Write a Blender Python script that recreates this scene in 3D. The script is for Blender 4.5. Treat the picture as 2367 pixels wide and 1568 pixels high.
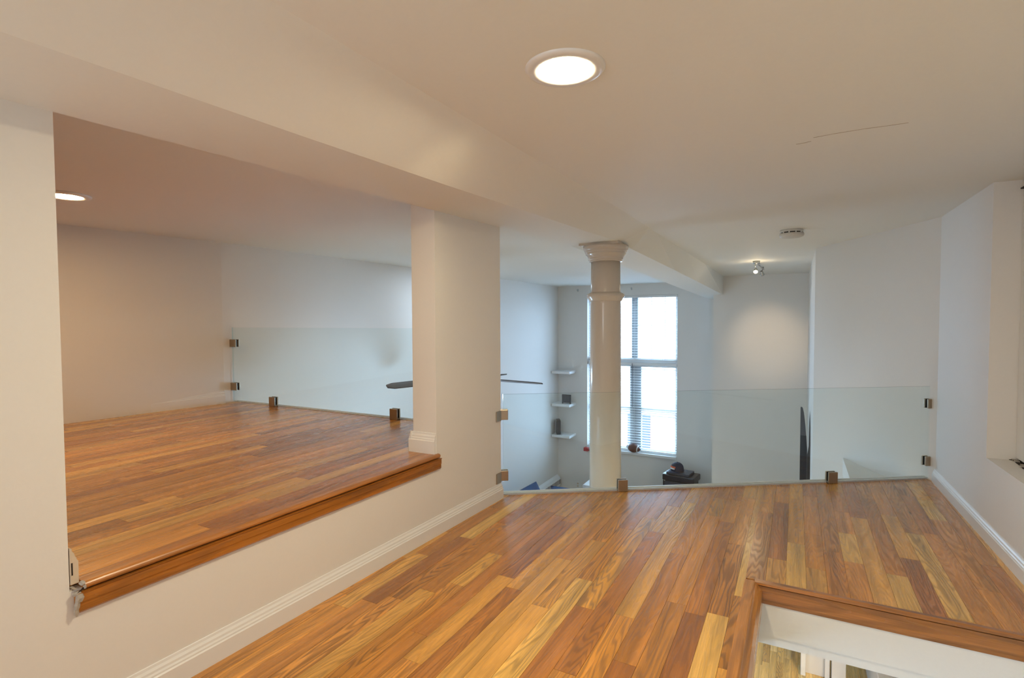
import bpy, bmesh, math, random
from mathutils import Vector, Matrix
for o in list(bpy.data.objects): bpy.data.objects.remove(o)
S = bpy.context.scene
COL = S.collection
PI = math.pi

# ---------------------------------------------------------------- camera, world, lights, exposure
cam_d = bpy.data.cameras.new('camera'); cam = bpy.data.objects.new('camera', cam_d); COL.objects.link(cam)
F_PX = 1225.0
cam_d.sensor_fit = 'HORIZONTAL'; cam_d.sensor_width = 36.0; cam_d.lens = 36.0 * F_PX / 2367.0
cam_d.clip_start = 0.02; cam_d.clip_end = 200
yaw, pitch, roll = math.atan2(656.5, F_PX), math.atan2(44, F_PX), math.radians(.25)
fw = Vector((-math.sin(yaw) * math.cos(pitch), math.cos(yaw) * math.cos(pitch), -math.sin(pitch)))
rt = Vector((math.cos(yaw), math.sin(yaw), 0)); up = rt.cross(fw)
r2 = rt * math.cos(roll) - up * math.sin(roll); u2 = up * math.cos(roll) + rt * math.sin(roll)
m = Matrix((r2, u2, -fw)).transposed().to_4x4(); m.translation = Vector((0, 0, 1.0))
cam.matrix_world = m
S.camera = cam

W = bpy.data.worlds.new('sky'); S.world = W; W.use_nodes = True
wn = W.node_tree.nodes['Background']; wn.inputs[0].default_value = (0.47, 0.70, 1.0, 1); wn.inputs[1].default_value = 8.0

vs = S.view_settings
vs.view_transform = 'Standard'; vs.look = 'None'; vs.gamma = 1.0; vs.use_curve_mapping = False
vs.exposure = 0.70

def area(name, loc, rot, sx, sy, power, color, portal=False, spread=PI, shape='RECTANGLE'):
    d = bpy.data.lights.new(name, 'AREA'); d.shape = shape; d.size = sx; d.size_y = sy
    d.energy = power; d.color = color; d.spread = spread
    if portal: d.cycles.is_portal = True
    o = bpy.data.objects.new(name, d); o.location = loc; o.rotation_euler = rot; COL.objects.link(o); return o
# daylight enters by the great room window
area('window_portal', (-2.48, 9.12, .07), (-PI / 2, 0, 0), 1.58, 2.7, 1, (1, 1, 1), portal=True)
WARM = (1.0, .84, .60)
gd = bpy.data.lights.new('beam_face_fill', 'SPOT'); gd.energy = 6.0; gd.color = (1, .80, .45); gd.spot_size = math.radians(40); gd.spot_blend = 1; gd.shadow_soft_size = .03  # extra spot added to warm the beam face beside the downlight
go = bpy.data.objects.new('beam_face_fill', gd); go.location = (-.52, 1.23, 1.565); go.rotation_euler = (Vector((-1.14, 1.55, 1.37)) - go.location).to_track_quat('-Z', 'Y').to_euler(); COL.objects.link(go)
# added unseen fill lamps: behind the photographer, in the great room, under the loft
LAMP_MAIN, FILL_REAR, LAMP_ALCOVE, FILL_LOW = 27.0, 1.5, 16.0, 14.0
area('rear_ceiling_fill', (.05, -.95, 1.59), (0, 0, 0), .14, .14, FILL_REAR, WARM, shape='DISK')
area('rear_wall_fill', (-1.15, -1.9, 1.0), (PI / 2, 0, -math.radians(42)), .9, .6, 13, (.90, .95, 1))
area('great_room_fill', (-3.1, 5.0, 1.575), (0, 0, 0), .3, .3, 7, (.62, .80, 1), shape='DISK')
area('lower_floor_fill', (-1.8, 1.6, -.34), (0, 0, 0), .5, .5, FILL_LOW, (1, .9, .78))
area('lower_hall_fill', (.9, 3.2, -.34), (0, 0, 0), .5, .5, 46, (1, .88, .70))

# ---------------------------------------------------------------- materials
def new_mat(name):
    mt = bpy.data.materials.new(name); mt.use_nodes = True
    nt = mt.node_tree; b = nt.nodes['Principled BSDF']; return mt, nt, b
def N(nt, t, **kw):
    n = nt.nodes.new(t)
    for k, v in kw.items(): setattr(n, k, v)
    return n
def plain(name, col, rough=.5, metal=0, bump=0, bscale=60, var=.04, coat=0):
    mt, nt, b = new_mat(name)
    tc = N(nt, 'ShaderNodeTexCoord'); nz = N(nt, 'ShaderNodeTexNoise'); nz.inputs['Scale'].default_value = bscale; nz.inputs['Detail'].default_value = 3
    nt.links.new(tc.outputs['Object'], nz.inputs['Vector'])
    mp = N(nt, 'ShaderNodeMapRange'); mp.inputs[3].default_value = 1 - var; mp.inputs[4].default_value = 1 + var
    nt.links.new(nz.outputs[0], mp.inputs[0])
    mx = N(nt, 'ShaderNodeVectorMath', operation='SCALE'); mx.inputs[0].default_value = col
    nt.links.new(mp.outputs[0], mx.inputs['Scale']); nt.links.new(mx.outputs[0], b.inputs['Base Color'])
    b.inputs['Roughness'].default_value = rough; b.inputs['Metallic'].default_value = metal
    if coat: b.inputs['Coat Weight'].default_value = coat; b.inputs['Coat Roughness'].default_value = .1
    if bump:
        bp = N(nt, 'ShaderNodeBump'); bp.inputs['Strength'].default_value = bump; bp.inputs['Distance'].default_value = .002
        nt.links.new(nz.outputs[0], bp.inputs['Height']); nt.links.new(bp.outputs[0], b.inputs['Normal'])
    return mt
M = {}
M['wall'] = plain('wall_paint', (.80, .775, .735), .62, bump=.12, bscale=90, var=.012)
M['ceil'] = plain('ceiling_paint', (.84, .84, .80), .7, bump=.1, bscale=70, var=.012)
M['trimw'] = plain('white_gloss_trim', (.82, .81, .79), .28, bump=.05, bscale=40, var=.01)
M['white'] = plain('white_laminate', (.82, .82, .81), .35, var=.01)
M['colpaint'] = plain('column_gloss_paint', (.60, .53, .45), .2, bump=.15, bscale=25, var=.02)
M['nickel'] = plain('brushed_nickel', (.42, .35, .27), .3, metal=1, bump=.1, bscale=200, var=.08)
M['nickel_dark'] = plain('dark_rubber_gasket', (.015, .016, .018), .5)
M['black'] = plain('black_plastic', (.016, .018, .022), .32, var=.15)
M['blackgloss'] = plain('black_gloss', (.02, .025, .035), .12, var=.1)
M['darkgrey'] = plain('dark_grey', (.06, .065, .08), .4, var=.15)
M['steelgrey'] = plain('grey_window_paint', (.34, .36, .37), .5)
M['detector'] = plain('aged_white_plastic', (.62, .60, .55), .45)
M['fan'] = plain('fan_blade_pewter', (.10, .095, .10), .35, var=.08)
M['steel'] = plain('satin_steel', (.5, .5, .48), .28, metal=1)
M['blue'] = plain('blue_cotton', (.035, .10, .24), .85, bump=.5, bscale=120, var=.25)
M['navy'] = plain('navy_cotton', (.012, .02, .045), .8, bump=.3, bscale=200)
M['red'] = plain('red_card', (.42, .04, .045), .5)
M['orange'] = plain('orange_thread', (.65, .12, .05), .7)
M['leather'] = plain('football_leather', (.12, .045, .035), .45, bump=.6, bscale=220, var=.15)
M['plaster'] = plain('raw_plaster', (.42, .38, .33), .9, bump=.8, bscale=60, var=.2)
M['rawwood'] = plain('unpainted_cut_wood', (.66, .55, .42), .7, bump=.3, bscale=60, var=.12)
M['crack'] = plain('crack_line', (.42, .34, .27), .9)
M['void'] = plain('dark_gap', (.02, .014, .01), .9)
M['subfloor'] = plain('subfloor', (.10, .05, .022), .8)
M['brick'] = plain('pale_brick', (.5, .22, .15), .9, var=.2, bscale=8)
M['street'] = plain('street_bounce', (.75, .75, .74), .9, var=.06)  # ground tone brightened so it bounces daylight up to the ceiling

def emit(name, col, st):
    mt, nt, b = new_mat(name)
    b.inputs['Base Color'].default_value = (.9, .88, .84, 1)
    b.inputs['Emission Color'].default_value = (*col, 1); b.inputs['Emission Strength'].default_value = st
    return mt
M['lamp'] = emit('lamp_diffuser', (1.0, .84, .56), LAMP_MAIN * 8)
M['lamp_alcove'] = emit('lamp_diffuser_alcove', (1.0, .67, .33), LAMP_ALCOVE * 8)
M['bulb'] = emit('halogen_bulb', (1.0, .82, .55), 60)

def glass_mat(name, tint, refl=1.0):
    mt = bpy.data.materials.new(name); mt.use_nodes = True; nt = mt.node_tree; nt.nodes.clear()
    out = N(nt, 'ShaderNodeOutputMaterial'); tr = N(nt, 'ShaderNodeBsdfTransparent'); gl = N(nt, 'ShaderNodeBsdfGlossy')
    tr.inputs[0].default_value = (*tint, 1); gl.inputs['Roughness'].default_value = .02
    fr = N(nt, 'ShaderNodeFresnel'); fr.inputs[0].default_value = 1.45
    geo = N(nt, 'ShaderNodeNewGeometry'); inv = N(nt, 'ShaderNodeMath', operation='SUBTRACT'); inv.inputs[0].default_value = 1
    nt.links.new(geo.outputs['Backfacing'], inv.inputs[1])
    ml = N(nt, 'ShaderNodeMath', operation='MULTIPLY'); nt.links.new(fr.outputs[0], ml.inputs[0]); nt.links.new(inv.outputs[0], ml.inputs[1])
    m2 = N(nt, 'ShaderNodeMath', operation='MULTIPLY'); nt.links.new(ml.outputs[0], m2.inputs[0]); m2.inputs[1].default_value = refl
    mix = N(nt, 'ShaderNodeMixShader'); nt.links.new(m2.outputs[0], mix.inputs[0]); nt.links.new(tr.outputs[0], mix.inputs[1]); nt.links.new(gl.outputs[0], mix.inputs[2])
    nt.links.new(mix.outputs[0], out.inputs[0]); return mt
M['glass'] = glass_mat('railing_glass', (.955, .985, .98), 1.6)
M['pane'] = glass_mat('window_glass', (.97, .985, .985))
M['glassedge'] = plain('glass_cut_edge', (.16, .24, .23), .2)
M['glassedge_light'] = plain('glass_polished_edge', (.62, .72, .72), .15)

def wood(name, rings, gloss, knots=True, along_x=False):
    """oak: the board's own colour comes from the object colour, grain from noise contours stretched along the board"""
    mt, nt, b = new_mat(name); L = nt.links.new
    tc = N(nt, 'ShaderNodeTexCoord'); oi = N(nt, 'ShaderNodeObjectInfo')
    off = N(nt, 'ShaderNodeCombineXYZ'); mr = N(nt, 'ShaderNodeMath', operation='MULTIPLY'); mr.inputs[1].default_value = 71.3
    L(oi.outputs['Random'], mr.inputs[0]); L(mr.outputs[0], off.inputs[2]); L(mr.outputs[0], off.inputs[0])
    add = N(nt, 'ShaderNodeVectorMath', operation='ADD'); 
    if along_x:
        rm = N(nt, 'ShaderNodeMapping'); rm.inputs['Rotation'].default_value = (0, 0, PI / 2); L(tc.outputs['Object'], rm.inputs[0]); L(rm.outputs[0], add.inputs[0])
    else: L(tc.outputs['Object'], add.inputs[0])
    L(off.outputs[0], add.inputs[1])
    mp = N(nt, 'ShaderNodeMapping'); mp.inputs['Scale'].default_value = (11, 1.0, 14); L(add.outputs[0], mp.inputs[0])
    nz = N(nt, 'ShaderNodeTexNoise'); nz.inputs['Scale'].default_value = 1.0; nz.inputs['Detail'].default_value = 2.5; nz.inputs['Roughness'].default_value = .42
    L(mp.outputs[0], nz.inputs['Vector'])
    # some boards plain sawn with wide cathedral figure, others nearly plain
    fig = N(nt, 'ShaderNodeMath', operation='MULTIPLY'); fig.inputs[1].default_value = rings * 6.283; L(nz.outputs[0], fig.inputs[0])
    sn = N(nt, 'ShaderNodeMath', operation='SINE'); L(fig.outputs[0], sn.inputs[0])
    sh = N(nt, 'ShaderNodeMapRange'); sh.inputs[1].default_value = -.2; sh.inputs[2].default_value = 1.0; sh.inputs[3].default_value = 0; sh.inputs[4].default_value = 1; L(sn.outputs[0], sh.inputs[0])
    # fine pores
    mp2 = N(nt, 'ShaderNodeMapping'); mp2.inputs['Scale'].default_value = (330, 8, 330); L(add.outputs[0], mp2.inputs[0])
    n2 = N(nt, 'ShaderNodeTexNoise'); n2.inputs['Scale'].default_value = 1; n2.inputs['Detail'].default_value = 2; L(mp2.outputs[0], n2.inputs['Vector'])
    # streaks and heart stain
    mp3 = N(nt, 'ShaderNodeMapping'); mp3.inputs['Scale'].default_value = (26, 1.1, 26); L(add.outputs[0], mp3.inputs[0])
    n3 = N(nt, 'ShaderNodeTexNoise'); n3.inputs['Scale'].default_value = 1; n3.inputs['Detail'].default_value = 3; L(mp3.outputs[0], n3.inputs['Vector'])
    n3r = N(nt, 'ShaderNodeMapRange'); n3r.inputs[1].default_value = .3; n3r.inputs[2].default_value = .72; n3r.inputs[3].default_value = 1.16; n3r.inputs[4].default_value = .62; L(n3.outputs[0], n3r.inputs[0])
    figw = N(nt, 'ShaderNodeMath', operation='MULTIPLY'); L(sh.outputs[0], figw.inputs[0])
    rp = N(nt, 'ShaderNodeMapRange'); rp.inputs[1].default_value = .35; rp.inputs[2].default_value = 1; rp.inputs[3].default_value = .12; rp.inputs[4].default_value = .46; L(oi.outputs['Random'], rp.inputs[0]); L(rp.outputs[0], figw.inputs[1])
    f1 = N(nt, 'ShaderNodeMath', operation='SUBTRACT'); f1.inputs[0].default_value = 1.06; L(figw.outputs[0], f1.inputs[1])
    p1 = N(nt, 'ShaderNodeMapRange'); p1.inputs[3].default_value = .86; p1.inputs[4].default_value = 1.12; p1.inputs[1].default_value = .3; p1.inputs[2].default_value = .7; L(n2.outputs[0], p1.inputs[0])
    t1 = N(nt, 'ShaderNodeMath', operation='MULTIPLY'); L(f1.outputs[0], t1.inputs[0]); L(p1.outputs[0], t1.inputs[1])
    t2 = N(nt, 'ShaderNodeMath', operation='MULTIPLY'); L(t1.outputs[0], t2.inputs[0]); L(n3r.outputs[0], t2.inputs[1])
    last = t2
    if knots:
        mp4 = N(nt, 'ShaderNodeMapping'); mp4.inputs['Scale'].default_value = (2.6, 1.2, 0); L(add.outputs[0], mp4.inputs[0])
        vo = N(nt, 'ShaderNodeTexVoronoi'); vo.inputs['Scale'].default_value = 1.0; L(mp4.outputs[0], vo.inputs['Vector'])
        k = N(nt, 'ShaderNodeMapRange'); k.inputs[1].default_value = .015; k.inputs[2].default_value = .075; k.inputs[3].default_value = .25; k.inputs[4].default_value = 1; k.interpolation_type = 'SMOOTHSTEP'
        L(vo.outputs['Distance'], k.inputs[0]); t3 = N(nt, 'ShaderNodeMath', operation='MULTIPLY'); L(t2.outputs[0], t3.inputs[0]); L(k.outputs[0], t3.inputs[1]); last = t3
    sc = N(nt, 'ShaderNodeVectorMath', operation='SCALE'); L(oi.outputs['Color'], sc.inputs[0]); L(last.outputs[0], sc.inputs['Scale'])
    # darker grain is also redder
    gm = N(nt, 'ShaderNodeGamma'); L(sc.outputs[0], gm.inputs[0]); gm.inputs[1].default_value = 1.06
    L(gm.outputs[0], b.inputs['Base Color'])
    b.inputs['Roughness'].default_value = gloss
    rr = N(nt, 'ShaderNodeMapRange'); rr.inputs[3].default_value = gloss - .05; rr.inputs[4].default_value = gloss + .12; L(sh.outputs[0], rr.inputs[0]); L(rr.outputs[0], b.inputs['Roughness'])
    b.inputs['Coat Weight'].default_value = .5; b.inputs['Coat Roughness'].default_value = .2
    bp = N(nt, 'ShaderNodeBump'); bp.inputs['Strength'].default_value = .2; bp.inputs['Distance'].default_value = .0015; L(sh.outputs[0], bp.inputs['Height']); L(bp.outputs[0], b.inputs['Normal'])
    return mt
M['oak'] = wood('varnished_oak_board', 25, .3)
M['oak_trim'] = wood('varnished_oak_nosing', 9, .3, False)
M['oak_trim_x'] = wood('varnished_oak_nosing_cross', 7, .3, False, True)

# ---------------------------------------------------------------- helpers
def link_mesh(name, me, mats, parent=None, origin=None):
    for mt in (mats if isinstance(mats, (list, tuple)) else [mats]): me.materials.append(mt)
    if origin is None:
        xs = [v.co for v in me.vertices]
        lo = Vector((min(v.x for v in xs), min(v.y for v in xs), min(v.z for v in xs))); hi = Vector((max(v.x for v in xs), max(v.y for v in xs), max(v.z for v in xs)))
        origin = Vector(((lo.x + hi.x) / 2, (lo.y + hi.y) / 2, lo.z))
    origin = Vector(origin)
    me.transform(Matrix.Translation(-origin))
    o = bpy.data.objects.new(name, me); COL.objects.link(o)
    wp = world_loc(parent) if parent else Vector((0, 0, 0))
    if parent: o.parent = parent
    o.location = origin - wp
    return o
def world_loc(o):
    v = Vector((0, 0, 0))
    while o: v += o.location; o = o.parent
    return v
def pyd(name, vs_, fs_, mats, parent=None, fm=None, smooth=False, origin=None):
    me = bpy.data.meshes.new(name); me.from_pydata([tuple(v) for v in vs_], [], fs_)
    bm = bmesh.new(); bm.from_mesh(me); bmesh.ops.recalc_face_normals(bm, faces=bm.faces); bm.to_mesh(me); bm.free()
    if fm: 
        for p, i in zip(me.polygons, fm): p.material_index = i
    if smooth:
        for p in me.polygons: p.use_smooth = True
    return link_mesh(name, me, mats, parent, origin)
class B:
    """collects shapes into one mesh"""
    def __init__(s): s.bm = bmesh.new()
    def box(s, x0, x1, y0, y1, z0, z1, bev=0, seg=2, mi=0):
        r = bmesh.ops.create_cube(s.bm, size=1); vv = r['verts']
        for v in vv: v.co = Vector(((x0 + x1) / 2 + v.co.x * (x1 - x0), (y0 + y1) / 2 + v.co.y * (y1 - y0), (z0 + z1) / 2 + v.co.z * (z1 - z0)))
        fs = list({f for v in vv for f in v.link_faces})
        for f in fs: f.material_index = mi
        if bev:
            es = list({e for v in vv for e in v.link_edges}); bmesh.ops.bevel(s.bm, geom=es, offset=bev, segments=seg, affect='EDGES', profile=.5)
        return s
    def prism(s, poly, z0, z1, mi=0):
        lo = [s.bm.verts.new((p[0], p[1], z0 if not callable(z0) else z0(p))) for p in poly]; hi = [s.bm.verts.new((p[0], p[1], z1 if not callable(z1) else z1(p))) for p in poly]
        n = len(poly); fs = [s.bm.faces.new(hi), s.bm.faces.new(lo[::-1])]
        for i in range(n): fs.append(s.bm.faces.new((lo[i], lo[(i + 1) % n], hi[(i + 1) % n], hi[i])))
        for f in fs: f.material_index = mi
        return s
    def lathe(s, prof, c, n=32, axis='Z', mi=0, cap=True):
        rings = []
        for r, h in prof:
            ring = []
            for i in range(n):
                a = 2 * PI * i / n; p = (r * math.cos(a), r * math.sin(a), h)
                if axis == 'X': p = (h, r * math.cos(a), r * math.sin(a))
                if axis == 'Y': p = (r * math.cos(a), h, r * math.sin(a))
                ring.append(s.bm.verts.new(Vector(c) + Vector(p)))
            rings.append(ring)
        fs = []
        for a, b in zip(rings, rings[1:]):
            for i in range(n): fs.append(s.bm.faces.new((a[i], a[(i + 1) % n], b[(i + 1) % n], b[i])))
        if cap: fs.append(s.bm.faces.new(rings[0][::-1])); fs.append(s.bm.faces.new(rings[-1]))
        for f in fs: f.material_index = mi; f.smooth = True
        return s
    def tube(s, pts, r, n=8, mi=0):
        pts = [Vector(p) for p in pts]; rings = []
        for k, p in enumerate(pts):
            d = (pts[min(k + 1, len(pts) - 1)] - pts[max(k - 1, 0)]).normalized()
            q = d.to_track_quat('Z', 'Y')
            rings.append([s.bm.verts.new(p + q @ Vector((r * math.cos(2 * PI * i / n), r * math.sin(2 * PI * i / n), 0))) for i in range(n)])
        for a, b in zip(rings, rings[1:]):
            for i in range(n): f = s.bm.faces.new((a[i], a[(i + 1) % n], b[(i + 1) % n], b[i])); f.smooth = True; f.material_index = mi
        s.bm.faces.new(rings[0][::-1]).material_index = mi; s.bm.faces.new(rings[-1]).material_index = mi
        return s
    def grid(s, rows, mi=0, smooth=False):
        g = [[s.bm.verts.new(p) for p in r] for r in rows]
        for a, b in zip(g, g[1:]):
            for i in range(len(a) - 1): f = s.bm.faces.new((a[i], a[i + 1], b[i + 1], b[i])); f.material_index = mi; f.smooth = smooth
        return s
    def sweep(s, prof, p, q, nrm, mi=0):
        """prof: (out, up) pairs closed section, swept from p to q (xyz); nrm: outward direction xy"""
        nr = Vector((nrm[0], nrm[1], 0)).normalized(); rows = []
        for e in (p, q): rows.append([s.bm.verts.new(Vector(e) + nr * o + Vector((0, 0, u))) for o, u in prof])
        n = len(prof)
        for i in range(n): s.bm.faces.new((rows[0][i], rows[0][(i + 1) % n], rows[1][(i + 1) % n], rows[1][i])).material_index = mi
        s.bm.faces.new(rows[0][::-1]).material_index = mi; s.bm.faces.new(rows[1]).material_index = mi
        return s
    def out(s, name, mats, parent=None, origin=None, rot=None):
        bmesh.ops.recalc_face_normals(s.bm, faces=s.bm.faces)
        if rot: bmesh.ops.transform(s.bm, matrix=rot, verts=s.bm.verts)
        me = bpy.data.meshes.new(name); s.bm.to_mesh(me); s.bm.free()
        return link_mesh(name, me, mats, parent, origin)
def tag(o, label, cat, group=None):
    o['label'] = label; o['category'] = cat
    if group: o['group'] = group
    return o
def empty(name, loc, label=None, cat=None, group=None):
    o = bpy.data.objects.new(name, None); o.location = loc; COL.objects.link(o); o.empty_display_size = .05
    if label: tag(o, label, cat, group)
    return o
def struct(o, label=None):
    o['kind'] = 'structure'
    if label: o['label'] = label; o['category'] = 'structure'
    return o
def copy_tree(o, loc, label):
    c = o.copy(); COL.objects.link(c); c.location = loc; c['label'] = label
    for ch in list(o.children):
        d = ch.copy(); COL.objects.link(d); d.parent = c
        for g in list(ch.children):
            e = g.copy(); COL.objects.link(e); e.parent = d
    return c
def clip(poly, a, b, c):
    """keep the side a*x+b*y <= c"""
    out = []
    for i in range(len(poly)):
        p, q = poly[i], poly[(i + 1) % len(poly)]
        dp, dq = a * p[0] + b * p[1] - c, a * q[0] + b * q[1] - c
        if dp <= 0: out.append(p)
        if (dp < 0 < dq) or (dq < 0 < dp): t = dp / (dp - dq); out.append((p[0] + t * (q[0] - p[0]), p[1] + t * (q[1] - p[1])))
    return out
def xl(y): return -1.5 + (y - .843) * .02826       # face of the left wall
def xr(y): return .778 - (y - 2.668) * .0132       # face of the right wall
G0, G1 = Vector((-1.463, 2.604, 0)), Vector((.740, 4.093, 0))      # line of the main glass
GD = (G1 - G0).normalized(); GN = Vector((-GD.y, GD.x, 0))         # GN points to the great room
P = .377; LOW = -2.25; YB = 8.914; XW = -3.822; CR = 1.606; CLZ = 1.588

# ---------------------------------------------------------------- floors, board by board
random.seed(11)
OAKS = [(.72, .33, .058), (.80, .43, .10), (.62, .27, .052), (.70, .32, .065), (.47, .19, .045), (.86, .52, .14), (.66, .30, .06), (.54, .225, .046), (.78, .40, .085)]
OAKS_LOW = [(.86, .57, .20), (.92, .66, .28), (.78, .49, .16), (.90, .61, .23), (.70, .43, .14)]
def boards(parent, x0, x1, y0, y1, ztop, w, clips, pal, phase=0, lens=(.28, 1.15), name='floor_board', mat=None):
    x = x0 + phase
    while x < x1:
        y = y0 - random.uniform(0, .8); last = None
        while y < y1:
            ln = random.uniform(*lens)
            poly = [(x + .0004, y + .0004), (x + w - .0004, y + .0004), (x + w - .0004, y + ln - .0004), (x + .0004, y + ln - .0004)]
            for c in clips: 
                poly = clip(poly, *c)
                if len(poly) < 3: break
            if len(poly) >= 3:
                A = abs(sum(poly[i][0] * poly[(i + 1) % len(poly)][1] - poly[(i + 1) % len(poly)][0] * poly[i][1] for i in range(len(poly)))) / 2
                if A > .0004:
                    ci = random.choice([i for i in range(len(pal)) if i != last]); last = ci
                    k = random.uniform(.92, 1.08); dz = random.uniform(-.00015, .00015)
                    b = B().prism(poly, ztop - .014, ztop + dz).out(name, mat or M['oak'], parent)
                    b.color = (pal[ci][0] * k, pal[ci][1] * k, pal[ci][2] * k, 1)
            y += ln
        x += w
def ycl(lo, hi): return [(0, -1, -lo), (0, 1, hi)]
BW = .0692
# main loft floor
fl = struct(B().prism([(-1.47, -.6), (-.16, -.6), (-.16, 2.20), (xr(2.2), 2.20), (xr(4.09), 4.09), (G1.x, G1.y + .03), (G0.x, G0.y + .02)], -.03, -.0142).out('floor', M['subfloor']))
diag = (-GD.y, GD.x, (-GD.y) * G0.x + GD.x * G0.y + .003)
boards(fl, -1.60, -.16, -.5, 4.2, 0, BW, ycl(-.5, 9) + [diag, (1, 0, -.158), (-1, -.0, 1.497)], OAKS, phase=.031)
boards(fl, -.1602, .80, 2.2, 4.2, 0, BW, ycl(2.199, 9) + [diag, (1, 0, .775)], OAKS, phase=.0)
struct(B().prism([(-1.66, -2.3), (-.16, -2.3), (-.16, 2.20), (.9, 2.20), (.9, 4.2), (G1.x, G1.y + .03), (G0.x, G0.y + .03), (-1.66, 2.63)], -.24, -.0302).out('floor', M['wall']), 'white edge and soffit of the loft floor slab')
# white strip that finishes the slab edge under the glass
o = B(); pts = [G0 + GN * .008, G1 + GN * .008]
o.sweep([(0, -.03), (.03, -.03), (.03, .013), (.018, .013), (.018, .004), (.012, .004), (.012, .009), (0, .009)], pts[0], pts[1], GN).out('trim_3', M['trimw'])['kind'] = 'structure'
# raised platform in the alcove
pf = struct(B().prism([(-4.45, -1.2), (-1.62, -1.2), (-1.53, 2.60), (-3.9, 2.60)], P - .16, P - .0142).out('floor', M['subfloor']))
boards(pf, -4.12, -1.49, .0, 2.6, P, BW, ycl(.05, 2.598) + [(1, -.02826, -1.5 - .843 * .02826 - .028)], OAKS[:5] + OAKS[6:8] + OAKS[:4], phase=.02, lens=(.3, 1.2))
struct(B().box(-3.822, -1.6, 2.603, 2.62, P - .16, P + .008).out('trim_4', M['trimw']))
struct(B().prism([(-4.45, -1.2), (-1.62, -1.2), (-1.6, 2.60), (-3.9, 2.60)], -.24, P - .162).out('floor', M['wall']), 'white slab under the raised platform')
# lower floor of the great room
lf = struct(B().box(-3.9, 2.2, -2.3, 9.0, LOW - .1, LOW - .0142).out('floor', M['subfloor']))
boards(lf, -1.2, 1.6, 4.4, 7.6, LOW, .06, ycl(4.4, 7.6), OAKS_LOW, lens=(.3, .9))
struct(B().box(-3.82, -1.2005, -2.2, 8.9, LOW - .014, LOW - .001).box(-1.1995, 2.2, -2.2, 4.399, LOW - .014, LOW - .001).box(-1.1995, 2.2, 7.62, 8.9, LOW - .014, LOW - .001).out('floor', M['oak'])).color = (.60, .44, .19, 1)

# ---------------------------------------------------------------- walls
w = B()
w.prism([(xl(-2.3), -2.3), (xl(.59), .59), (xl(.59) - .14, .59), (xl(-2.3) - .14, -2.3)], 0, 1.62)          # near part
w.prism([(xl(.59), .59), (xl(1.99), 1.99), (xl(1.99) - .03, 1.99), (xl(.59) - .03, .59)], 0, P - .016)       # knee wall under the platform edge
w.prism([(xl(1.99), 1.99), (xl(2.57), 2.57), (xl(2.57) - .14, 2.57), (xl(1.99) - .135, 1.99)], 0, 1.62)      # pier
struct(w.out('wall_left', M['wall']))
struct(B().prism([(XW, 9.1), (XW, 2.5), (-4.0, .95), (-4.4, -1.2), (-4.6, -1.2), (-4.2, .95), (XW - .2, 9.1)], LOW, 1.7).out('wall_left', M['wall']), 'far white wall of alcove and great room')
struct(B().box(-4.6, -1.6, -1.3, -1.2, .2, 1.7).out('wall_back', M['wall']))
# right wall with a tall recess
w = B()
w.prism([(xr(3.13), 3.13), (xr(4.03), 4.03), (1.05, 4.03), (1.05, 3.13)], -.24, CR + .05)
w.prism([(xr(-2.3), -2.3), (xr(3.13), 3.13), (1.05, 3.13), (1.05, -2.3)], -.24, .363)
w.prism([(xr(-2.3), -2.3), (xr(1.2), 1.2), (1.05, 1.2), (1.05, -2.3)], .363, CR + .05)
w.box(.91, 1.05, 1.2, 3.13, .363, CR + .05)
struct(w.out('wall_right', M['wall']))
# angled wall, the return wall lit by the window and the warm far wall
struct(B().prism([(.762, 4.03), (.142, 5.30), (.142, 8.4), (.34, 8.4), (.34, 5.4), (.95, 4.2), (1.05, 4.03)], -1.3, CR + .05).out('wall_angled', M['wall']))
struct(B().box(-1.045, .40, 8.05, 9.1, LOW, CR + .05).out('wall_far', M['wall']))
WX0, WX1, WZ0, WZ1 = -3.262, -1.708, -1.262, 1.41
w = B(); w.box(XW, WX0, YB, YB + .22, LOW, 1.66).box(WX1, -1.0, YB, YB + .22, LOW, 1.66).box(WX0, WX1, YB, YB + .22, LOW, WZ0).box(WX0, WX1, YB, YB + .22, WZ1, 1.66)
struct(w.out('wall_window', M['wall']))
struct(B().box(.34, 2.3, 8.4, 8.5, LOW, -.2).box(2.2, 2.3, -2.3, 8.5, LOW, 0).box(-4.6, 2.3, -2.4, -2.3, LOW, -.0).out('wall_lower', M['wall']))
# wall behind the photographer
struct(B().box(-1.8, 1.1, -2.4, -2.3, -.1, 1.7).out('wall_rear', M['wall']))
# lid over the lower rooms beside the loft
struct(B().box(1.05, 2.3, -2.3, 8.5, -.24, -.1).box(.34, 1.06, 4.2, 8.5, -.24, -.1).out('ceiling', M['ceil']))
# ceilings
cl = struct(B().box(-1.1, 1.1, -2.4, 9.1, CR, CR + .08).out('ceiling', M['ceil']))
struct(B().prism([(-4.6, -1.3), (-1.25, -1.3), (-1.25, 9.1), (-4.6, 9.1)], lambda p: CLZ + (.014 if p[1] > 5 else 0), 1.68).out('ceiling', M['ceil']))
# hairline crack in the ceiling paint
def ribbon(pts, wd, z, name, mat, parent):
    b = B()
    for p, q in zip(pts, pts[1:]):
        p, q = Vector(p), Vector(q); d = (q - p).normalized(); n = Vector((-d.y, d.x)) * wd / 2
        b.prism([tuple(p - n), tuple(q - n * .6), tuple(q + n * .6), tuple(p + n)], z - .0006, z + .002)
    return b.out(name, mat, parent)
ribbon([(-.008, 2.110), (.015, 2.108), (.037, 2.100)], .0035, CR, 'crack', M['crack'], cl)
ribbon([(.043, 2.062), (.10, 2.052), (.187, 2.046), (.25, 2.05), (.299, 2.049)], .003, CR, 'crack', M['crack'], cl)
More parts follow.
